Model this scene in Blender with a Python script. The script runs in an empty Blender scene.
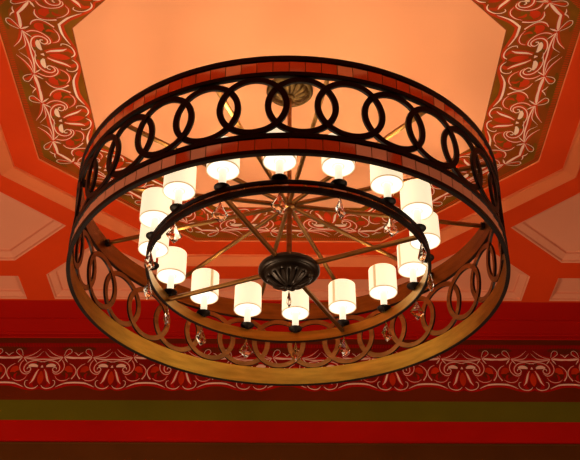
import bpy, bmesh, math, random
from mathutils import Vector, Matrix
random.seed(7)
C = bpy.context.scene.collection
PI = math.pi
S = 0.8                      # metres per drum radius
EYE = 1.6                    # camera height
DY = 4.13168                 # drum axis, in drum radii in front of the camera
ZC = 3.70                    # raised ceiling, in drum radii above the camera


def W(x, y, z):
    """drum units (axis at 0,0; height above the eye) -> metres"""
    return Vector((x * S, (y + DY) * S, EYE + z * S))


# ------------------------------------------------------------------ materials
def principled(name, col, rough=0.6, metal=0.0, spec=0.5):
    m = bpy.data.materials.new(name)
    m.use_nodes = True
    b = m.node_tree.nodes['Principled BSDF']
    b.inputs['Base Color'].default_value = (*col, 1)
    b.inputs['Roughness'].default_value = rough
    b.inputs['Metallic'].default_value = metal
    b.inputs['Specular IOR Level'].default_value = spec
    return m


def mottled(name, col, rough=0.6, metal=0.0, scale=6.0, amount=0.12, bump=0.0, stretch=(1, 1, 1), spec=0.06):
    """plain colour broken up by a soft noise and a little bump"""
    m = principled(name, col, rough, metal, spec)
    nt = m.node_tree
    b = nt.nodes['Principled BSDF']
    tc = nt.nodes.new('ShaderNodeTexCoord')
    mp = nt.nodes.new('ShaderNodeMapping')
    mp.inputs['Scale'].default_value = stretch
    nz = nt.nodes.new('ShaderNodeTexNoise')
    nz.inputs['Scale'].default_value = scale
    nz.inputs['Detail'].default_value = 5
    rp = nt.nodes.new('ShaderNodeValToRGB')
    lo = tuple(max(0, c * (1 - amount)) for c in col)
    hi = tuple(min(1, c * (1 + amount)) for c in col)
    rp.color_ramp.elements[0].position = 0.3
    rp.color_ramp.elements[0].color = (*lo, 1)
    rp.color_ramp.elements[1].position = 0.7
    rp.color_ramp.elements[1].color = (*hi, 1)
    nt.links.new(tc.outputs['Object'], mp.inputs['Vector'])
    nt.links.new(mp.outputs['Vector'], nz.inputs['Vector'])
    nt.links.new(nz.outputs['Fac'], rp.inputs['Fac'])
    nt.links.new(rp.outputs['Color'], b.inputs['Base Color'])
    if bump:
        bp = nt.nodes.new('ShaderNodeBump')
        bp.inputs['Strength'].default_value = bump
        bp.inputs['Distance'].default_value = 0.01
        nz2 = nt.nodes.new('ShaderNodeTexNoise')
        nz2.inputs['Scale'].default_value = scale * 12
        nt.links.new(mp.outputs['Vector'], nz2.inputs['Vector'])
        nt.links.new(nz2.outputs['Fac'], bp.inputs['Height'])
        nt.links.new(bp.outputs['Normal'], b.inputs['Normal'])
    return m


def emitter(name, col, strength):
    m = bpy.data.materials.new(name)
    m.use_nodes = True
    nt = m.node_tree
    b = nt.nodes['Principled BSDF']
    b.inputs['Base Color'].default_value = (0.8, 0.75, 0.62, 1)
    b.inputs['Roughness'].default_value = 0.8
    b.inputs['Emission Color'].default_value = (*col, 1)
    b.inputs['Emission Strength'].default_value = strength
    return m


M = {}
M['panel'] = mottled('apricot_ceiling_paint', (0.92, 0.38, 0.20), 0.8, 0, 1.2, 0.03, 0.03)
M['red'] = mottled('vermilion_paint', (0.72, 0.052, 0.007), 0.75, 0, 2, 0.06, 0.04)
M['wallred'] = mottled('crimson_wall_paint', (0.45, 0.006, 0.002), 0.75, 0, 2, 0.08, 0.04)
M['pink'] = mottled('salmon_paint', (0.82, 0.29, 0.165), 0.75, 0, 2, 0.04, 0.05)
M['moulding'] = mottled('salmon_moulding_paint', (0.82, 0.20, 0.072), 0.7, 0, 2, 0.04, 0.03)
M['ground'] = mottled('ochre_brown_stencil_ground', (0.27, 0.055, 0.005), 0.8, 0, 5, 0.25, 0.03)
M['stencil_red'] = mottled('stencil_red_paint', (0.56, 0.040, 0.006), 0.8, 0, 8, 0.2)
M['blossom'] = mottled('stencil_blossom_red', (0.58, 0.034, 0.006), 0.8, 0, 8, 0.2)
M['stencil_white'] = mottled('stencil_cream_paint', (0.98, 0.66, 0.52), 0.8, 0, 10, 0.1)
M['patch'] = mottled('olive_stencil_paint', (0.20, 0.070, 0.005), 0.8, 0, 6, 0.25)
M['brown'] = mottled('dark_brown_wall_paint', (0.145, 0.020, 0.002), 0.8, 0, 3, 0.12, 0.04)
M['olive'] = mottled('olive_wall_paint', (0.12, 0.11, 0.005), 0.8, 0, 3, 0.1, 0.04)
M['lower'] = mottled('umber_wall_paint', (0.10, 0.03, 0.004), 0.8, 0, 3, 0.15, 0.04)
M['frieze'] = mottled('maroon_frieze_ground', (0.24, 0.008, 0.003), 0.8, 0, 5, 0.2, 0.03)
M['floor'] = mottled('dark_floor', (0.08, 0.035, 0.02), 0.5, 0, 3, 0.3, 0.0, (1, 8, 1))
M['gold'] = mottled('brushed_gold_bronze', (0.46, 0.26, 0.038), 0.30, 1.0, 9, 0.22, 0.12, (1, 1, 6), 0.5)
M['bronze'] = mottled('dark_bronze', (0.26, 0.115, 0.036), 0.36, 0.95, 12, 0.25, 0.1, (1, 1, 3), 0.5)
M['black'] = mottled('blackened_iron', (0.016, 0.009, 0.007), 0.5, 0.4, 14, 0.3, 0.1, (1, 1, 1), 0.3)
M['antique'] = mottled('antique_gold', (0.14, 0.075, 0.02), 0.38, 0.8, 25, 0.35, 0.1, (1, 1, 1), 0.5)
M['upper_hoop_bronze'] = mottled('brushed_upper_hoop_bronze', (0.20, 0.082, 0.018), 0.32, 1.0, 9, 0.22, 0.12, (1, 1, 6), 0.5)  # gold's brushed bronze in a darker, redder tone, upper hoop only
M['spoke'] = mottled('spoke_bronze', (0.30, 0.145, 0.04), 0.34, 0.95, 12, 0.2, 0.08, (1, 1, 1), 0.5)
M['hub'] = mottled('aged_dark_bronze', (0.035, 0.021, 0.013), 0.36, 0.5, 14, 0.3, 0.1, (1, 1, 1), 0.5)
M['mirror'] = principled('mirror_tile', (0.80, 0.70, 0.69), 0.07, 1.0)
M['shade'] = emitter('lit_cream_fabric', (1.0, 0.84, 0.55), 0.93)
M['seam'] = emitter('lit_fabric_seam', (1.0, 0.62, 0.26), 0.45)
M['hem'] = emitter('lit_fabric_hem', (1.0, 0.60, 0.24), 0.35)
M['diffuser'] = emitter('glowing_diffuser', (1.0, 0.94, 0.80), 1.2)
M['socket'] = emitter('glowing_socket_ring', (1.0, 0.76, 0.42), 0.45)
M['candle'] = emitter('lit_white_candle_sleeve', (1.0, 0.85, 0.6), 0.9)
g = principled('cut_crystal', (1.0, 0.97, 0.94), 0.02)
g.node_tree.nodes['Principled BSDF'].inputs['Transmission Weight'].default_value = 1.0
g.node_tree.nodes['Principled BSDF'].inputs['IOR'].default_value = 1.33
M['crystal'] = g


# ------------------------------------------------------------------ mesh helper
class MB:
    def __init__(self):
        self.v, self.f, self.m, self.mats = [], [], [], []

    def slot(self, mat):
        if mat not in self.mats:
            self.mats.append(mat)
        return self.mats.index(mat)

    def poly(self, pts, mat):
        i = len(self.v)
        self.v += [Vector(p) for p in pts]
        self.f.append(tuple(range(i, i + len(pts))))
        self.m.append(self.slot(mat))

    def grid(self, rows, mat, closed=False, close_rows=False):
        i = len(self.v)
        n = len(rows[0])
        for r in rows:
            self.v += [Vector(p) for p in r]
        k = self.slot(mat)
        R = len(rows)
        for a in range(R if close_rows else R - 1):
            b = (a + 1) % R
            for j in range(n if closed else n - 1):
                q = (j + 1) % n
                self.f.append((i + a * n + j, i + a * n + q, i + b * n + q, i + b * n + j))
                self.m.append(k)

    def lathe(self, prof, mat, n=32, axis=(0, 0), closed_prof=False, mod=None):
        rows = []
        for k, (r, z) in enumerate(prof):
            row = []
            for j in range(n):
                t = 2 * PI * j / n
                rr, zz = (r, z) if mod is None else mod(k, r, z, t)
                row.append((axis[0] + rr * math.sin(t), axis[1] + rr * math.cos(t), zz))
            rows.append(row)
        self.grid(rows, mat, closed=True, close_rows=closed_prof)

    def bar(self, a, b, w, h, mat, chamfer=0.2):
        """bar of chamfered rectangular section from a to b"""
        a, b = Vector(a), Vector(b)
        d = (b - a).normalized()
        up = Vector((0, 0, 1)) if abs(d.z) < 0.9 else Vector((0, 1, 0))
        s = d.cross(up).normalized()
        u = s.cross(d)
        c = chamfer * min(w, h)
        sec = [(w / 2 - c, h / 2), (w / 2, h / 2 - c), (w / 2, -h / 2 + c), (w / 2 - c, -h / 2),
               (-w / 2 + c, -h / 2), (-w / 2, -h / 2 + c), (-w / 2, h / 2 - c), (-w / 2 + c, h / 2)]
        rows = [[p + s * x + u * y for x, y in sec] for p in (a, b)]
        self.grid(rows, mat, closed=True)
        self.poly(rows[0], mat)
        self.poly(list(reversed(rows[1])), mat)

    def build(self, name, parent=None, smooth=True, angle=35, label=None):
        me = bpy.data.meshes.new(name)
        me.from_pydata([tuple(p) for p in self.v], [], self.f)
        for m in self.mats:
            me.materials.append(m)
        for p, k in zip(me.polygons, self.m):
            p.material_index = k
        bm = bmesh.new()
        bm.from_mesh(me)
        bmesh.ops.remove_doubles(bm, verts=bm.verts, dist=1e-6)
        bmesh.ops.recalc_face_normals(bm, faces=bm.faces)
        bm.to_mesh(me)
        bm.free()
        if smooth:
            me.polygons.foreach_set('use_smooth', [True] * len(me.polygons))
            me.set_sharp_from_angle(angle=math.radians(angle))
        o = bpy.data.objects.new(name, me)
        C.objects.link(o)
        if parent:
            o.parent = parent
        if label:
            o['label'] = label
        return o


def structure(o, label, cat):
    o['kind'] = 'structure'
    o['label'] = label
    o['category'] = cat
    return o


# ------------------------------------------------------------------ ceiling
def octagon(r, z):
    R = r / math.cos(PI / 8)
    return [W(R * math.cos(PI / 8 + k * PI / 4), R * math.sin(PI / 8 + k * PI / 4), z) for k in range(8)]


ZL = 3.66                                    # lower (coffered) ceiling plane
HALF_X, BACK, FRONT = 3.2, 2.5, -7.0

mid = [(-0.72, 1.80), (0.72, 1.80), (1.19, 1.36), (1.587, 1.757), (1.587, 2.07), (-1.587, 2.07), (-1.587, 1.757), (-1.19, 1.36)]
corner = [(1.775, 1.775), (2.07, 1.775), (2.07, 2.07), (1.775, 2.07)]


def rot(p, k):
    for _ in range(k):
        p = [(-y, x) for x, y in p]
    return p


outlines = [rot(mid, k) for k in range(4)] + [rot(corner, k) for k in range(4)]
EX = 2.77                                    # the bay is wider than deep: side coffers run on to here
outlines = [[((EX - 0.02) * (1 if x > 0 else -1) if abs(x) > 2.05 else x, y) for x, y in p] for p in outlines]


def inset(poly, d):
    n = len(poly)
    area = sum(poly[i][0] * poly[(i + 1) % n][1] - poly[(i + 1) % n][0] * poly[i][1] for i in range(n))
    sgn = 1 if area > 0 else -1
    out = []
    for i in range(n):
        p0, p1, p2 = Vector(poly[i - 1]), Vector(poly[i]), Vector(poly[(i + 1) % n])
        e1, e2 = (p1 - p0).normalized(), (p2 - p1).normalized()
        n1, n2 = Vector((-e1.y, e1.x)) * sgn, Vector((-e2.y, e2.x)) * sgn
        m = (n1 + n2)
        m = m / m.dot(n1)
        out.append(tuple(p1 + m * d))
    return out


def flat_with_holes(outer, holes, z, mat, name, parent=None):
    bm = bmesh.new()
    edges = []
    for loop in [outer] + holes:
        vs = [bm.verts.new(W(x, y, z)) for x, y in loop]
        for i in range(len(vs)):
            edges.append(bm.edges.new((vs[i], vs[(i + 1) % len(vs)])))
    bmesh.ops.triangle_fill(bm, use_beauty=True, use_dissolve=False, edges=edges)
    for f in bm.faces:
        if f.normal.z > 0:
            f.normal_flip()
    me = bpy.data.meshes.new(name)
    bm.to_mesh(me)
    bm.free()
    me.materials.append(mat)
    o = bpy.data.objects.new(name, me)
    C.objects.link(o)
    if parent:
        o.parent = parent
    return o


def oct2(r):
    R = r / math.cos(PI / 8)
    return [(R * math.cos(PI / 8 + k * PI / 4), R * math.sin(PI / 8 + k * PI / 4)) for k in range(8)]


R_STRIP, R_STEP, R_OUT, R_IN = 1.645, 1.565, 1.42, 1.055
E = 2.088
ceiling = flat_with_holes([(-EX, FRONT), (EX, FRONT), (EX, E), (-EX, E)],
                          [oct2(R_STRIP)] + outlines, ZL, M['red'], 'ceiling')
structure(ceiling, 'red coffered ceiling with a recessed octagon above the chandelier', 'ceiling')

o = flat_with_holes([(-HALF_X, FRONT), (-EX, FRONT), (-EX, E), (EX, E), (EX, FRONT), (HALF_X, FRONT), (HALF_X, BACK), (-HALF_X, BACK)], [], ZL, M['wallred'], 'ceiling_border', ceiling)
o['label'] = 'crimson painted border of the ceiling along the walls'
b = MB()
b.grid([octagon(R_STRIP, ZL), octagon(R_STRIP - 0.008, ZL - 0.006), octagon(R_STRIP - 0.02, ZL + 0.004), octagon(R_STEP + 0.015, ZC - 0.012),
        octagon(R_STEP + 0.004, ZC - 0.014), octagon(R_STEP, ZC)], M['moulding'], closed=True)
b.build('octagon_moulding', ceiling, smooth=False, label='salmon painted sloping moulding around the octagon')
b = MB()
b.grid([octagon(R_STEP, ZC), octagon(R_OUT, ZC)], M['red'], closed=True)
b.build('octagon_border', ceiling, smooth=False, label='plain red band inside the salmon moulding')
ZP = ZC + 0.008
b = MB()
b.grid([octagon(R_OUT, ZC), octagon(R_OUT - 0.004, ZP)], M['moulding'], closed=True)
b.grid([octagon(R_OUT - 0.004, ZP), octagon(R_IN, ZP)], M['ground'], closed=True)
stencil = b.build('stencil_border', ceiling, smooth=False, label='brown octagonal border painted with cream and red scrollwork')
b = MB()
b.poly(octagon(R_IN, ZP), M['panel'])
b.build('centre_panel', ceiling, smooth=False, label='plain apricot octagon panel over the chandelier')

for k, out in enumerate(outlines):
    b = MB()
    big = k < 4
    d = 0.062 if big else 0.045
    loops = [(out, ZL), (inset(out, 0.008), ZL + 0.004), (inset(out, 0.012), ZL + 0.016), (inset(out, d - 0.008), ZL + 0.034), (inset(out, d - 0.004), ZL + 0.046), (inset(out, d), ZL + 0.048)]
    b.grid([[W(x, y, z) for x, y in p] for p, z in loops], M['pink'], closed=True)
    pan = inset(out, d)
    bm = bmesh.new()
    vs = [bm.verts.new(W(x, y, ZL + 0.048)) for x, y in pan]
    bm.faces.new(vs)
    bmesh.ops.triangulate(bm, faces=bm.faces)
    bm.verts.index_update()
    for f in bm.faces:
        b.poly([v.co.copy() for v in f.verts], M['pink'])
    bm.free()
    b.build('coffer_panel', ceiling, smooth=False)


# ------------------------------------------------------------------ painted scrollwork motif
def smooth_path(pts, step=6):
    if len(pts) < 3:
        return [Vector(p) for p in pts]
    P = [Vector(p) for p in pts]
    P = [P[0] * 2 - P[1]] + P + [P[-1] * 2 - P[-2]]
    out = []
    for i in range(1, len(P) - 2):
        p0, p1, p2, p3 = P[i - 1:i + 3]
        for s in range(step):
            t = s / step
            out.append(0.5 * ((2 * p1) + (p2 - p0) * t + (2 * p0 - 5 * p1 + 4 * p2 - p3) * t * t + (3 * p1 - p0 - 3 * p2 + p3) * t ** 3))
    out.append(P[-2])
    return out


# strokes for half a repeat: (u, v, width); u = 0 is the middle of the palmette, u = 232 the arrow between two
HP = 232.0
WHITE = [
    [(140, 148, 3), (165, 151, 12), (200, 154, 12), (232, 154, 9)],                                   # bar through the knots
    [(203, 118, 2), (218, 126, 5), (232, 139, 6)],                                                   # arrow tick
    [(140, 147, 3), (163, 134, 4), (185, 116, 4), (180, 99, 4), (160, 97, 4), (146, 112, 4), (137, 140, 3)],
    [(128, 148, 2), (95, 142, 4), (60, 126, 4), (22, 96, 1)],
    [(122, 151, 2), (80, 152, 4), (40, 146, 4), (5, 112, 1)],
    [(132, 151, 4), (98, 159, 7), (50, 164, 8), (-2, 163, 8)],                                       # bar over the volutes
    [(140, 150, 4), (152, 166, 9), (166, 184, 2)],
    [(128, 154, 4), (116, 168, 8), (102, 184, 2)],
    [(-18, 182, 2), (10, 178, 4), (45, 172, 6), (85, 180, 6), (112, 202, 6), (118, 228, 6), (104, 246, 6), (84, 244, 6), (72, 230, 6), (80, 216, 6), (94, 217, 6), (97, 228, 7)],
    [(128, 168, 3), (143, 190, 5), (147, 215, 5), (138, 238, 5), (116, 256, 5), (90, 258, 5), (74, 244, 3)],
    [(28, 211, 9), (46, 204, 20), (70, 203, 20), (90, 207, 9)],                                                   # thick bars
    [(0, 203, 6), (0, 217, 18)],
    [(18, 228, 4), (30, 248, 9), (40, 275, 12), (50, 300, 10), (66, 320, 3)],                         # petal
    [(10, 332, 3), (26, 346, 7), (50, 351, 7), (82, 343, 6), (98, 324, 6), (96, 304, 5), (82, 299, 3)],
    [(104, 342, 2), (130, 330, 7), (165, 318, 9), (200, 314, 10), (234, 313, 10)],                    # scallop
    [(180, 192, 2), (205, 204, 5), (225, 228, 6), (228, 250, 6), (220, 270, 7), (204, 290, 9)],
    [(92, 268, 1), (108, 290, 3), (135, 301, 4), (168, 298, 4), (192, 284, 1)],
]
RED = [
    [(-4, 342, 8), (40, 355, 14), (90, 352, 14), (140, 338, 16), (190, 326, 16), (234, 324, 16)],
    [(0, 240, 10), (0, 275, 40), (0, 305, 34), (0, 326, 4)],
    [(152, 232, 6), (170, 226, 40), (190, 232, 34), (206, 246, 4)],
    [(40, 180, 16), (100, 190, 20), (120, 225, 22), (90, 250, 18), (70, 232, 16)],
    [(18, 225, 20), (38, 270, 30), (60, 320, 24), (40, 345, 14)],
    [(140, 150, 20), (190, 150, 24), (232, 150, 26)],
    [(140, 150, 26), (60, 158, 30), (-2, 162, 34)],
    [(140, 150, 14), (168, 118, 16), (172, 100, 10)],
    [(135, 148, 14), (70, 128, 14), (25, 98, 4)],
    [(88, 262, 10), (110, 292, 14), (150, 304, 14), (195, 284, 8)],
    [(180, 190, 8), (222, 230, 16), (206, 290, 16)],
    [(128, 165, 12), (148, 210, 16), (120, 258, 14), (85, 262, 10)],
    [(160, 250, 4), (172, 268, 16), (166, 288, 8)],
]


def ribbon(b, pts, mapping, mat, k):
    P = smooth_path(pts)
    rows = []
    n = len(P)
    for i in range(n):
        a, c = P[max(0, i - 1)], P[min(n - 1, i + 1)]
        t = Vector((c.x - a.x, c.y - a.y))
        if t.length < 1e-6:
            t = Vector((1, 0))
        t.normalize()
        nr = Vector((-t.y, t.x))
        w = max(P[i].z, 0.8) * 0.5 * (k if P[i].z < 9 else 1.0)
        rows.append([mapping(P[i].x + nr.x * w, P[i].y + nr.y * w), mapping(P[i].x - nr.x * w, P[i].y - nr.y * w)])
    b.grid(rows, mat)


CENTRE_R = {1}
CENTRE_W = {11}


PATCH = [
    [(70, 357, 4), (120, 352, 14), (180, 346, 30), (234, 344, 34)],
    [(118, 238, 20), (150, 240, 56), (185, 246, 60), (204, 246, 20)],
    [(120, 96, 10), (170, 92, 30), (234, 98, 40)],
    [(24, 190, 20), (60, 192, 26), (90, 200, 20)],
]


def motif(bw, br, base, red, k, patch):
    """one full repeat, mirrored about the palmette; base(off) gives a mapping off millimetres proud of the wall"""
    for i, st in enumerate(PATCH):
        for sgn in (1, -1):
            f = base(0.05 + 0.03 * i + (0.015 if sgn > 0 else 0))
            ribbon(br, st, lambda u, v: f(sgn * u, v), M[patch], 1.0)
    for i, st in enumerate(RED):
        mat = M['blossom'] if i in (1, 2) else M[red]
        for sgn in ((1,) if i in CENTRE_R else (1, -1)):
            f = base(0.3 + 0.03 * i + (0.015 if sgn > 0 else 0))
            ribbon(br, st, lambda u, v: f(sgn * u, v), mat, 1.0)
    for i, st in enumerate(WHITE):
        for sgn in ((1,) if i in CENTRE_W else (1, -1)):
            f = base(1.0 + 0.03 * i + (0.015 if sgn > 0 else 0))
            ribbon(bw, st, lambda u, v: f(sgn * u, v), M['stencil_white'], k)
    f = base(0.25)
    for i in range(44):
        u = -HP + (i + 0.5) * 2 * HP / 44
        ribbon(br, [(u, 60, 4), (u, 82, 4)], f, M[red], 1.0)


def oct_mapping(side, rep, nrep, z):
    th = side * PI / 4
    nx, ny = math.cos(th), math.sin(th)
    tx, ty = -ny, nx

    def f(u, v):
        r = R_OUT - 0.004 - (v - 55) / 310.0 * (R_OUT - R_IN - 0.006)
        half = r * math.tan(PI / 8)
        s = ((rep + 0.5 + u / (2 * HP)) / nrep * 2 - 1) * half
        return W(nx * r + tx * s, ny * r + ty * s, z)
    return f


bw, br = MB(), MB()
for side in range(8):
    for rep in range(2):
        motif(bw, br, lambda off: oct_mapping(side, rep, 2, ZP - off * 0.001 / S), 'stencil_red', 0.8, 'patch')
o = br.build('red_scrollwork', ceiling, smooth=False, label='red painted leaves and shadows of the octagon border')
o = bw.build('cream_scrollwork', ceiling, smooth=False, label='cream painted scroll lines of the octagon border')

# ------------------------------------------------------------------ walls
LEVELS = [(3.66, 3.592, 'wallred'), (3.592, 3.553, 'brown'), (3.553, 3.19, 'frieze'), (3.19, 3.112, 'brown'), (3.112, 2.964, 'olive'),
          (2.964, 2.799, 'wallred'), (2.799, -2.0, 'lower')]


def wall(name, a, c, label):
    b = MB()
    for z1, z0, m in LEVELS:
        b.poly([W(*a, z1), W(*c, z1), W(*c, z0), W(*a, z0)], M[m])
    return structure(b.build(name, None, smooth=False), label, 'wall')


wall_back = wall('wall_back', (-HALF_X, BACK), (HALF_X, BACK), 'red wall with painted scroll frieze above brown, olive and red stripes')
wall('wall_left', (-HALF_X, FRONT), (-HALF_X, BACK), 'striped red side wall left of the chandelier')
wall('wall_right', (HALF_X, BACK), (HALF_X, FRONT), 'striped red side wall right of the chandelier')
wall('wall_front', (HALF_X, FRONT), (-HALF_X, FRONT), 'striped red wall behind the viewer')
b = MB()
b.poly([W(-HALF_X, FRONT, -2), W(HALF_X, FRONT, -2), W(HALF_X, BACK, -2), W(-HALF_X, BACK, -2)], M['floor'])
structure(b.build('floor', None, smooth=False), 'dark boarded floor of the room', 'floor')

# crown moulding along the back wall: a shallow board on the ceiling and a fillet on the wall
b = MB()
prof = [(2.325, ZL), (2.327, ZL - 0.012), (2.485, ZL - 0.020), (2.488, ZL - 0.034), (2.494, ZL - 0.038), (2.494, ZL - 0.062), (2.5, ZL - 0.068)]
b.grid([[W(-HALF_X, y, z), W(HALF_X, y, z)] for y, z in prof], M['wallred'])
structure(b.build('trim_1', None, smooth=False), 'red crown moulding where the back wall meets the ceiling', 'moulding')
b = MB()
prof = [(2.5, 2.806), (2.492, 2.803), (2.492, 2.796), (2.5, 2.793)]
b.grid([[W(-HALF_X, y, z), W(HALF_X, y, z)] for y, z in prof], M['lower'])
structure(b.build('trim_2', None, smooth=False), 'thin dark bead under the lower red stripe', 'moulding')

PER = 0.4885
bw, br = MB(), MB()
for k in range(-6, 14):
    x0 = -1.716 + k * PER
    if abs(x0) > HALF_X + PER / 2:
        continue

    def mk(off):
        def f(u, v):
            x = max(-HALF_X, min(HALF_X, x0 + u / (2 * HP) * PER))
            return W(x, BACK - off * 0.001 / S, 3.553 - (v - 55) / 310.0 * 0.372)
        return f
    motif(bw, br, mk, 'wallred', 0.75, 'brown')
br.build('red_scrollwork', wall_back, smooth=False, label='red painted leaves of the wall frieze')
bw.build('cream_scrollwork', wall_back, smooth=False, label='cream painted scroll lines of the wall frieze')

# ------------------------------------------------------------------ chandelier
ch = bpy.data.objects.new('chandelier', None)
C.objects.link(ch)
ch.location = W(0, 0, ZP)
ch.empty_display_size = 0.2
ch['label'] = 'large round bronze drum chandelier with sixteen cream shades hung from the apricot ceiling'
ch['category'] = 'chandelier'
N = 192


def L(x, y, z):
    """drum units -> metres from the chandelier's mounting point"""
    return Vector((x * S, y * S, (z - ZP) * S))


def ring_rows(r, z, n=N):
    return [L(r * math.sin(2 * PI * j / n), r * math.cos(2 * PI * j / n), z) for j in range(n)]


def lathe(b, prof, mat, n=N, closed=True):
    b.grid([ring_rows(r, z, n) for r, z in prof], mat, closed=True, close_rows=closed)


def band(name, z0, z1, rim0, rim1, ro, th, ntile, label, tname, finish):
    """band = metal hoop, two dark rims and a strip of mirror tiles on the outside"""
    ri = ro - th
    rb = ro - 0.30 * th
    b = MB()
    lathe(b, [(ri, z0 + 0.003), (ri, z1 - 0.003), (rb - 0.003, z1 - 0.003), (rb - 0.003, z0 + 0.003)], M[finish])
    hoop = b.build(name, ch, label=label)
    for a, c in ((z0, z0 + rim0), (z1 - rim1, z1)):
        b = MB()
        e = 0.0015
        lathe(b, [(rb - 0.006, a), (ro - e, a), (ro, a + e), (ro, c - e), (ro - e, c), (rb - 0.006, c)], M['black'])
        b.build('rim', hoop, label='blackened outer rim')
        if a == z0:
            b = MB()
            lathe(b, [(ri - 0.001, a - 0.001), (rb, a - 0.001), (rb, a + 0.004), (ri - 0.001, a + 0.004)], M['black'])
            b.build('lip', hoop, label='dark lower lip')
    b = MB()
    zb, zt = z0 + rim0 + 0.001, z1 - rim1 - 0.001
    rnd = random.Random(tname)
    for k in range(ntile):
        t0 = 2 * PI * (k + 0.025) / ntile
        t1 = 2 * PI * (k + 0.975) / ntile
        p, q = rnd.uniform(-0.0004, 0.0004), rnd.uniform(-0.0004, 0.0004)
        rr = [rb - p - q, rb + p - q, rb + p + q, rb - p + q]
        b.poly([L(rr[0] * math.sin(t0), rr[0] * math.cos(t0), zb), L(rr[1] * math.sin(t1), rr[1] * math.cos(t1), zb),
                L(rr[2] * math.sin(t1), rr[2] * math.cos(t1), zt), L(rr[3] * math.sin(t0), rr[3] * math.cos(t0), zt)], M['mirror'])
    b.build(tname, hoop, smooth=False, label='strip of small mirror tiles')
    return hoop


Z0 = 2.49397
band('upper_hoop', Z0 + 0.394, Z0 + 0.503, 0.022, 0.028, 1.0, 0.017, 96, 'upper bronze hoop of the drum', 'mirror_tile_strip', 'upper_hoop_bronze')
band('lower_hoop', Z0, Z0 + 0.0998, 0.020, 0.023, 1.0, 0.017, 96, 'lower bronze hoop of the drum', 'mirror_tile_strip', 'gold')
ZI = 2.5694
band('lamp_ring', ZI, ZI + 0.0588, 0.026, 0.020, 0.6555, 0.015, 66, 'inner bronze ring carrying the lamps', 'mirror_tile_strip', 'gold')

# interlocking circles between the hoops
NR = 32
AZR = PI - 0.052
zc = Z0 + (0.0998 + 0.3930) / 2
for k in range(NR):
    az = AZR + 2 * PI * k / NR
    rc = 0.989 + (0.0025 if k % 2 else -0.0025)
    b = MB()
    n = 48
    rows = []
    for q in range(n):
        t = 2 * PI * q / n
        row = []
        for (rad, dr) in ((0.1465, -0.006), (0.1465, 0.005), (0.1450, 0.0065), (0.1225, 0.0065), (0.121, 0.005), (0.121, -0.006)):
            a = az + rad * math.cos(t) / rc
            r = rc + dr
            row.append(L(r * math.sin(a), r * math.cos(a), zc + rad * math.sin(t)))
        rows.append(row)
    b.grid(rows, M['black'], closed=True, close_rows=True)
    nb = len(b.f)
    kb = b.slot(M['bronze'])
    for i in range(nb):
        if i % 6 == 5:
            b.m[i] = kb
    b.build('circle_link', ch)

# stem, canopy, knuckle
def ldiscs(b, prof, mat, n=48, mod=None):
    rows = []
    for k, (r, z) in enumerate(prof):
        row = []
        for j in range(n):
            t = 2 * PI * j / n
            rr, zz = (r, z) if mod is None else mod(k, r, z, t)
            row.append(L(0.0035 + rr * math.sin(t), rr * math.cos(t), zz))
        rows.append(row)
    b.grid(rows, mat, closed=True)
    if prof[0][0] > 1e-6:
        b.poly(rows[0], mat)
    if prof[-1][0] > 1e-6:
        b.poly(rows[-1], mat)


def fluted(n, amp, lo, hi):
    def f(k, r, z, t):
        if lo <= k <= hi:
            s = abs(math.sin(n * t / 2))
            return r * (1 + 0.25 * amp * (s - 0.5)), z - amp * 0.06 * (s ** 0.6 - 0.5)
        return r, z
    return f


b = MB()
ldiscs(b, [(0.116, ZP), (0.121, ZP - 0.006), (0.121, ZP - 0.016), (0.113, ZP - 0.023), (0.104, ZP - 0.023), (0.100, ZP - 0.019), (0.095, ZP - 0.020), (0.088, ZP - 0.029),
           (0.074, ZP - 0.038), (0.055, ZP - 0.046), (0.036, ZP - 0.051), (0.026, ZP - 0.052), (0.022, ZP - 0.062), (0.014, ZP - 0.066)], M['antique'], 96, fluted(14, 0.14, 6, 10))
b.build('canopy', ch, label='antique gold fluted ceiling rose')
b = MB()
ldiscs(b, [(0.0105, ZP - 0.064), (0.0105, 2.995)], M['bronze'], 20)
ldiscs(b, [(0.0125, 2.94), (0.0125, 2.62)], M['bronze'], 20)
b.build('stem', ch)
b = MB()
ldiscs(b, [(0.012, 3.02), (0.018, 3.012), (0.019, 2.995), (0.032, 2.988), (0.034, 2.965), (0.032, 2.945), (0.019, 2.938), (0.018, 2.92), (0.013, 2.912)], M['bronze'], 32)
b.build('collar', ch)

# twelve spokes to the upper hoop
for k in range(12):
    a = math.radians(20 + 30 * k)
    d = Vector((math.sin(a), math.cos(a)))
    b = MB()
    b.bar(L(d.x * 0.028, d.y * 0.028, 2.966), L(d.x * 0.984, d.y * 0.984, 2.966), 0.0185 * S, 0.0185 * S, M['spoke'])
    sp = b.build('upper_spoke', ch)
    b = MB()
    b.bar(L(d.x * 0.965, d.y * 0.965, 2.966), L(d.x * 0.9835, d.y * 0.9835, 2.966), 0.034 * S, 0.032 * S, M['black'])
    b.build('bracket', sp)

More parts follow.
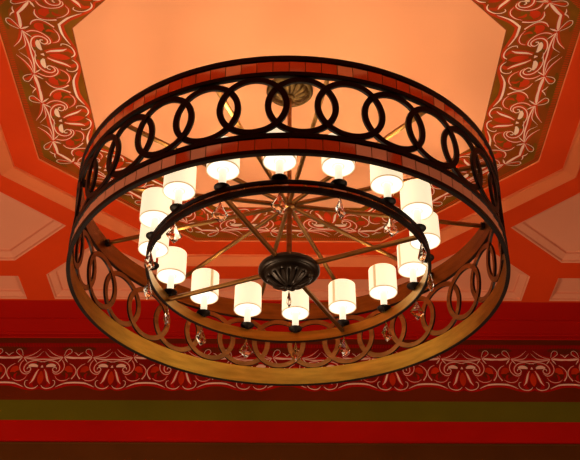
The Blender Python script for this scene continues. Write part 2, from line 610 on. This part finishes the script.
# hub and its four spokes
b = MB()
prof = [(0.016, 2.665), (0.022, 2.655), (0.026, 2.640), (0.050, 2.634), (0.090, 2.630), (0.120, 2.620), (0.136, 2.611), (0.143, 2.600), (0.143, 2.589), (0.138, 2.580), (0.130, 2.574),
        (0.122, 2.574), (0.117, 2.577), (0.113, 2.574), (0.108, 2.564)]
ldiscs(b, prof, M['hub'], 96)
hub = b.build('hub', ch, label='blackened round hub with carved rosette')
b = MB()
prof = [(0.109, 2.568), (0.107, 2.560), (0.100, 2.553), (0.092, 2.551), (0.082, 2.543), (0.066, 2.532), (0.048, 2.523), (0.030, 2.517), (0.019, 2.514), (0.014, 2.512)]
ldiscs(b, prof, M['hub'], 144, fluted(16, 0.22, 3, 7))
for q in range(12):                          # raised acanthus ribs
    a = 2 * PI * (q + 0.5) / 12
    pts = [(0.098, 2.548), (0.085, 2.538), (0.066, 2.526), (0.046, 2.518), (0.026, 2.514)]
    rows = []
    for i, (r, z) in enumerate(pts):
        w = (0.004, 0.011, 0.010, 0.007, 0.003)[i]
        ring = []
        for j in range(6):
            t = 2 * PI * j / 6
            rr, da = r, w * math.cos(t) / r
            ring.append(L(rr * math.sin(a + da), rr * math.cos(a + da), z + 0.006 * math.sin(t)))
        rows.append(ring)
    b.grid(rows, M['hub'], closed=True)
b.build('rosette', hub, label='carved leaf rosette under the hub')
b = MB()
ldiscs(b, [(0.006, 2.515), (0.013, 2.508), (0.014, 2.501), (0.009, 2.494), (0.003, 2.490)], M['hub'], 20)
b.build('finial', hub)
for k in range(4):
    a = math.radians(25.5 + 90 * k)
    d = Vector((math.sin(a), math.cos(a)))
    b = MB()
    b.bar(L(d.x * 0.10, d.y * 0.10, 2.602), L(d.x * 0.643, d.y * 0.643, 2.602), 0.020 * S, 0.020 * S, M['spoke'])
    sp = b.build('hub_spoke', ch)

# lamps
LR = 0.639
AZ0 = math.radians(3.4)


def lamp_at(k):
    az = AZ0 + k * PI / 8
    cx, cy = 0.0 + LR * math.sin(az), LR * math.cos(az)

    def loc(b, prof, mat, n=32, caps=(True, True), closed=False):
        rows = [[L(cx + r * math.sin(2 * PI * j / n), cy + r * math.cos(2 * PI * j / n), z) for j in range(n)] for r, z in prof]
        b.grid(rows, mat, closed=True, close_rows=closed)
        if caps[0]:
            b.poly(rows[0], mat)
        if caps[1]:
            b.poly(rows[-1], mat)
    return az, cx, cy, loc


SEAM = {1: 0.25, 2: -0.15, 3: -0.15, 14: 0.15}
ZB, ZT, RS = 2.732, 2.868, 0.0708
for k in range(16):
    az, cx, cy, loc = lamp_at(k)
    b = MB()
    loc(b, [(0.0155, 2.646), (0.0165, 2.653), (0.0165, 2.770), (0.012, 2.776)], M['candle'], 24)
    lamp = b.build('candle_lamp', ch, label='glowing candle lamp with cream drum shade')
    b = MB()
    loc(b, [(0.010, 2.622), (0.011, 2.629), (0.016, 2.632), (0.030, 2.636), (0.035, 2.642), (0.035, 2.6455), (0.031, 2.647), (0.012, 2.644)], M['black'], 32)
    b.build('drip_dish', lamp, label='black drip dish')
    b = MB()
    loc(b, [(RS, ZB + 0.004), (RS * 0.985, ZT - 0.003), (RS * 0.985 - 0.003, ZT - 0.003), (RS - 0.003, ZB + 0.004)], M['shade'], 48, (False, False), True)
    shade = b.build('lamp_shade', lamp, label='cream fabric drum shade')
    b = MB()
    loc(b, [(RS + 0.0008, ZB), (RS + 0.0008, ZB + 0.0045), (RS - 0.0035, ZB + 0.0045), (RS - 0.0035, ZB)], M['hem'], 48, (False, False), True)
    b.build('shade_hem', shade)
    if k in SEAM:
        b = MB()
        a0 = az + PI + SEAM[k]
        rows = []
        for j in range(4):
            t = a0 + (j - 1.5) * 0.075
            rows.append([L(cx + (RS * f + 0.0008) * math.sin(t), cy + (RS * f + 0.0008) * math.cos(t), z) for f, z in ((1.0, ZB + 0.005), (0.985, ZT - 0.003))])
        b.grid(rows, M['seam'])
        b.build('shade_seam', shade)
    b = MB()
    n = 48
    rows = [[L(cx + r * math.sin(2 * PI * j / n), cy + r * math.cos(2 * PI * j / n), ZB + 0.003) for j in range(n)] for r in (RS - 0.003, 0.0255, 0.0215, 0.0168)]
    b.grid(rows[:2], M['diffuser'], closed=True)
    b.grid(rows[1:3], M['socket'], closed=True)
    b.grid(rows[2:4], M['diffuser'], closed=True)
    b.build('diffuser', lamp, smooth=False, label='glowing white disc closing the shade')
    ld = bpy.data.lights.new('bulb', 'POINT')
    ld.energy = 1.35
    ld.color = (1.0, 0.80, 0.54)
    ld.shadow_soft_size = 0.02
    lo = bpy.data.objects.new('bulb', ld)
    C.objects.link(lo)
    lo.parent = ch
    lo.location = L(cx, cy, ZB + 0.078)

# crystals: one under each lamp and one under the hub
def crystal(x, y, ztop, hook, yaw, s=1.0):
    b = MB()
    levels = [(0.0, 0.003, 0.003), (0.010, 0.007, 0.006), (0.030, 0.017, 0.009), (0.056, 0.034, 0.0135), (0.068, 0.026, 0.012), (0.092, 0.002, 0.002)]
    rows = []
    for dz, w, t in levels:
        row = []
        for j in range(8):
            a = 2 * PI * j / 8
            px, py = w * s * math.cos(a), t * s * math.sin(a)
            row.append(L(x + px * math.cos(yaw) - py * math.sin(yaw), y + px * math.sin(yaw) + py * math.cos(yaw), ztop - hook - dz * s))
        rows.append(row)
    b.grid(rows, M['crystal'], closed=True)
    b.poly(rows[0], M['crystal'])
    b.poly(rows[-1], M['crystal'])
    o = b.build('crystal_drop', ch, smooth=False, label='clear faceted crystal drop')
    b = MB()
    b.bar(L(x, y, ztop + 0.004), L(x, y, ztop - hook - 0.004), 0.0028, 0.0028, M['gold'])
    b.build('hook', o)


YAW = [1.45, 0.5, 0.75, 0.2, 1.3, 1.9, 0.4, 1.0, 0.15, 0.1, 0.3, 1.1, 1.2, 1.5, 0.95, 0.15]
for k in range(16):
    az = AZ0 + k * PI / 8
    crystal(0.647 * math.sin(az), 0.647 * math.cos(az), ZI, 0.010, YAW[k], 1.08)
crystal(0.0035, 0, 2.492, 0.014, 1.45, 0.85)

# ------------------------------------------------------------------ unseen fill lights without fixtures, added for an even glow on the outer ceiling
def lamp(name, x, y, z, e, col, r):
    ld = bpy.data.lights.new(name, 'POINT')
    ld.energy = e
    ld.color = col
    ld.shadow_soft_size = r
    o = bpy.data.objects.new(name, ld)
    C.objects.link(o)
    o.location = W(x, y, z)
    return o


lamp('room_fill_light', -2.1, 0.4, 0.1, 150, (1.0, 0.76, 0.5), 0.35)  # stronger one on the left, where the room's unseen light comes from
lamp('room_fill_light', 2.1, 0.2, 0.1, 80, (1.0, 0.76, 0.5), 0.35)  # weaker one added on the right to even the outer ceiling, no fixture

w = bpy.data.worlds.new('world')
bpy.context.scene.world = w
w.use_nodes = True
w.node_tree.nodes['Background'].inputs['Color'].default_value = (0.02, 0.012, 0.008, 1)

# ------------------------------------------------------------------ camera
F = Vector((0.00144026, 0.82573358, 0.56405849))
R = Vector((0.99998948, -0.00364621, 0.00278437))
U = Vector((-0.00435583, -0.56404854, 0.82573014))
cd = bpy.data.cameras.new('camera')
cd.sensor_width = 36
cd.lens = 36 * 1055.848 / 580
co = bpy.data.objects.new('camera', cd)
C.objects.link(co)
m = Matrix((R, U, -F)).transposed().to_4x4()
m.translation = Vector((0, 0, EYE))
co.matrix_world = m
sc = bpy.context.scene
sc.camera = co
sc.view_settings.view_transform = 'Standard'
sc.view_settings.look = 'None'
sc.view_settings.gamma = 1
sc.view_settings.use_curve_mapping = False
sc.view_settings.exposure = 0.0
sc.cycles.use_denoising = True
sc.cycles.max_bounces = 10
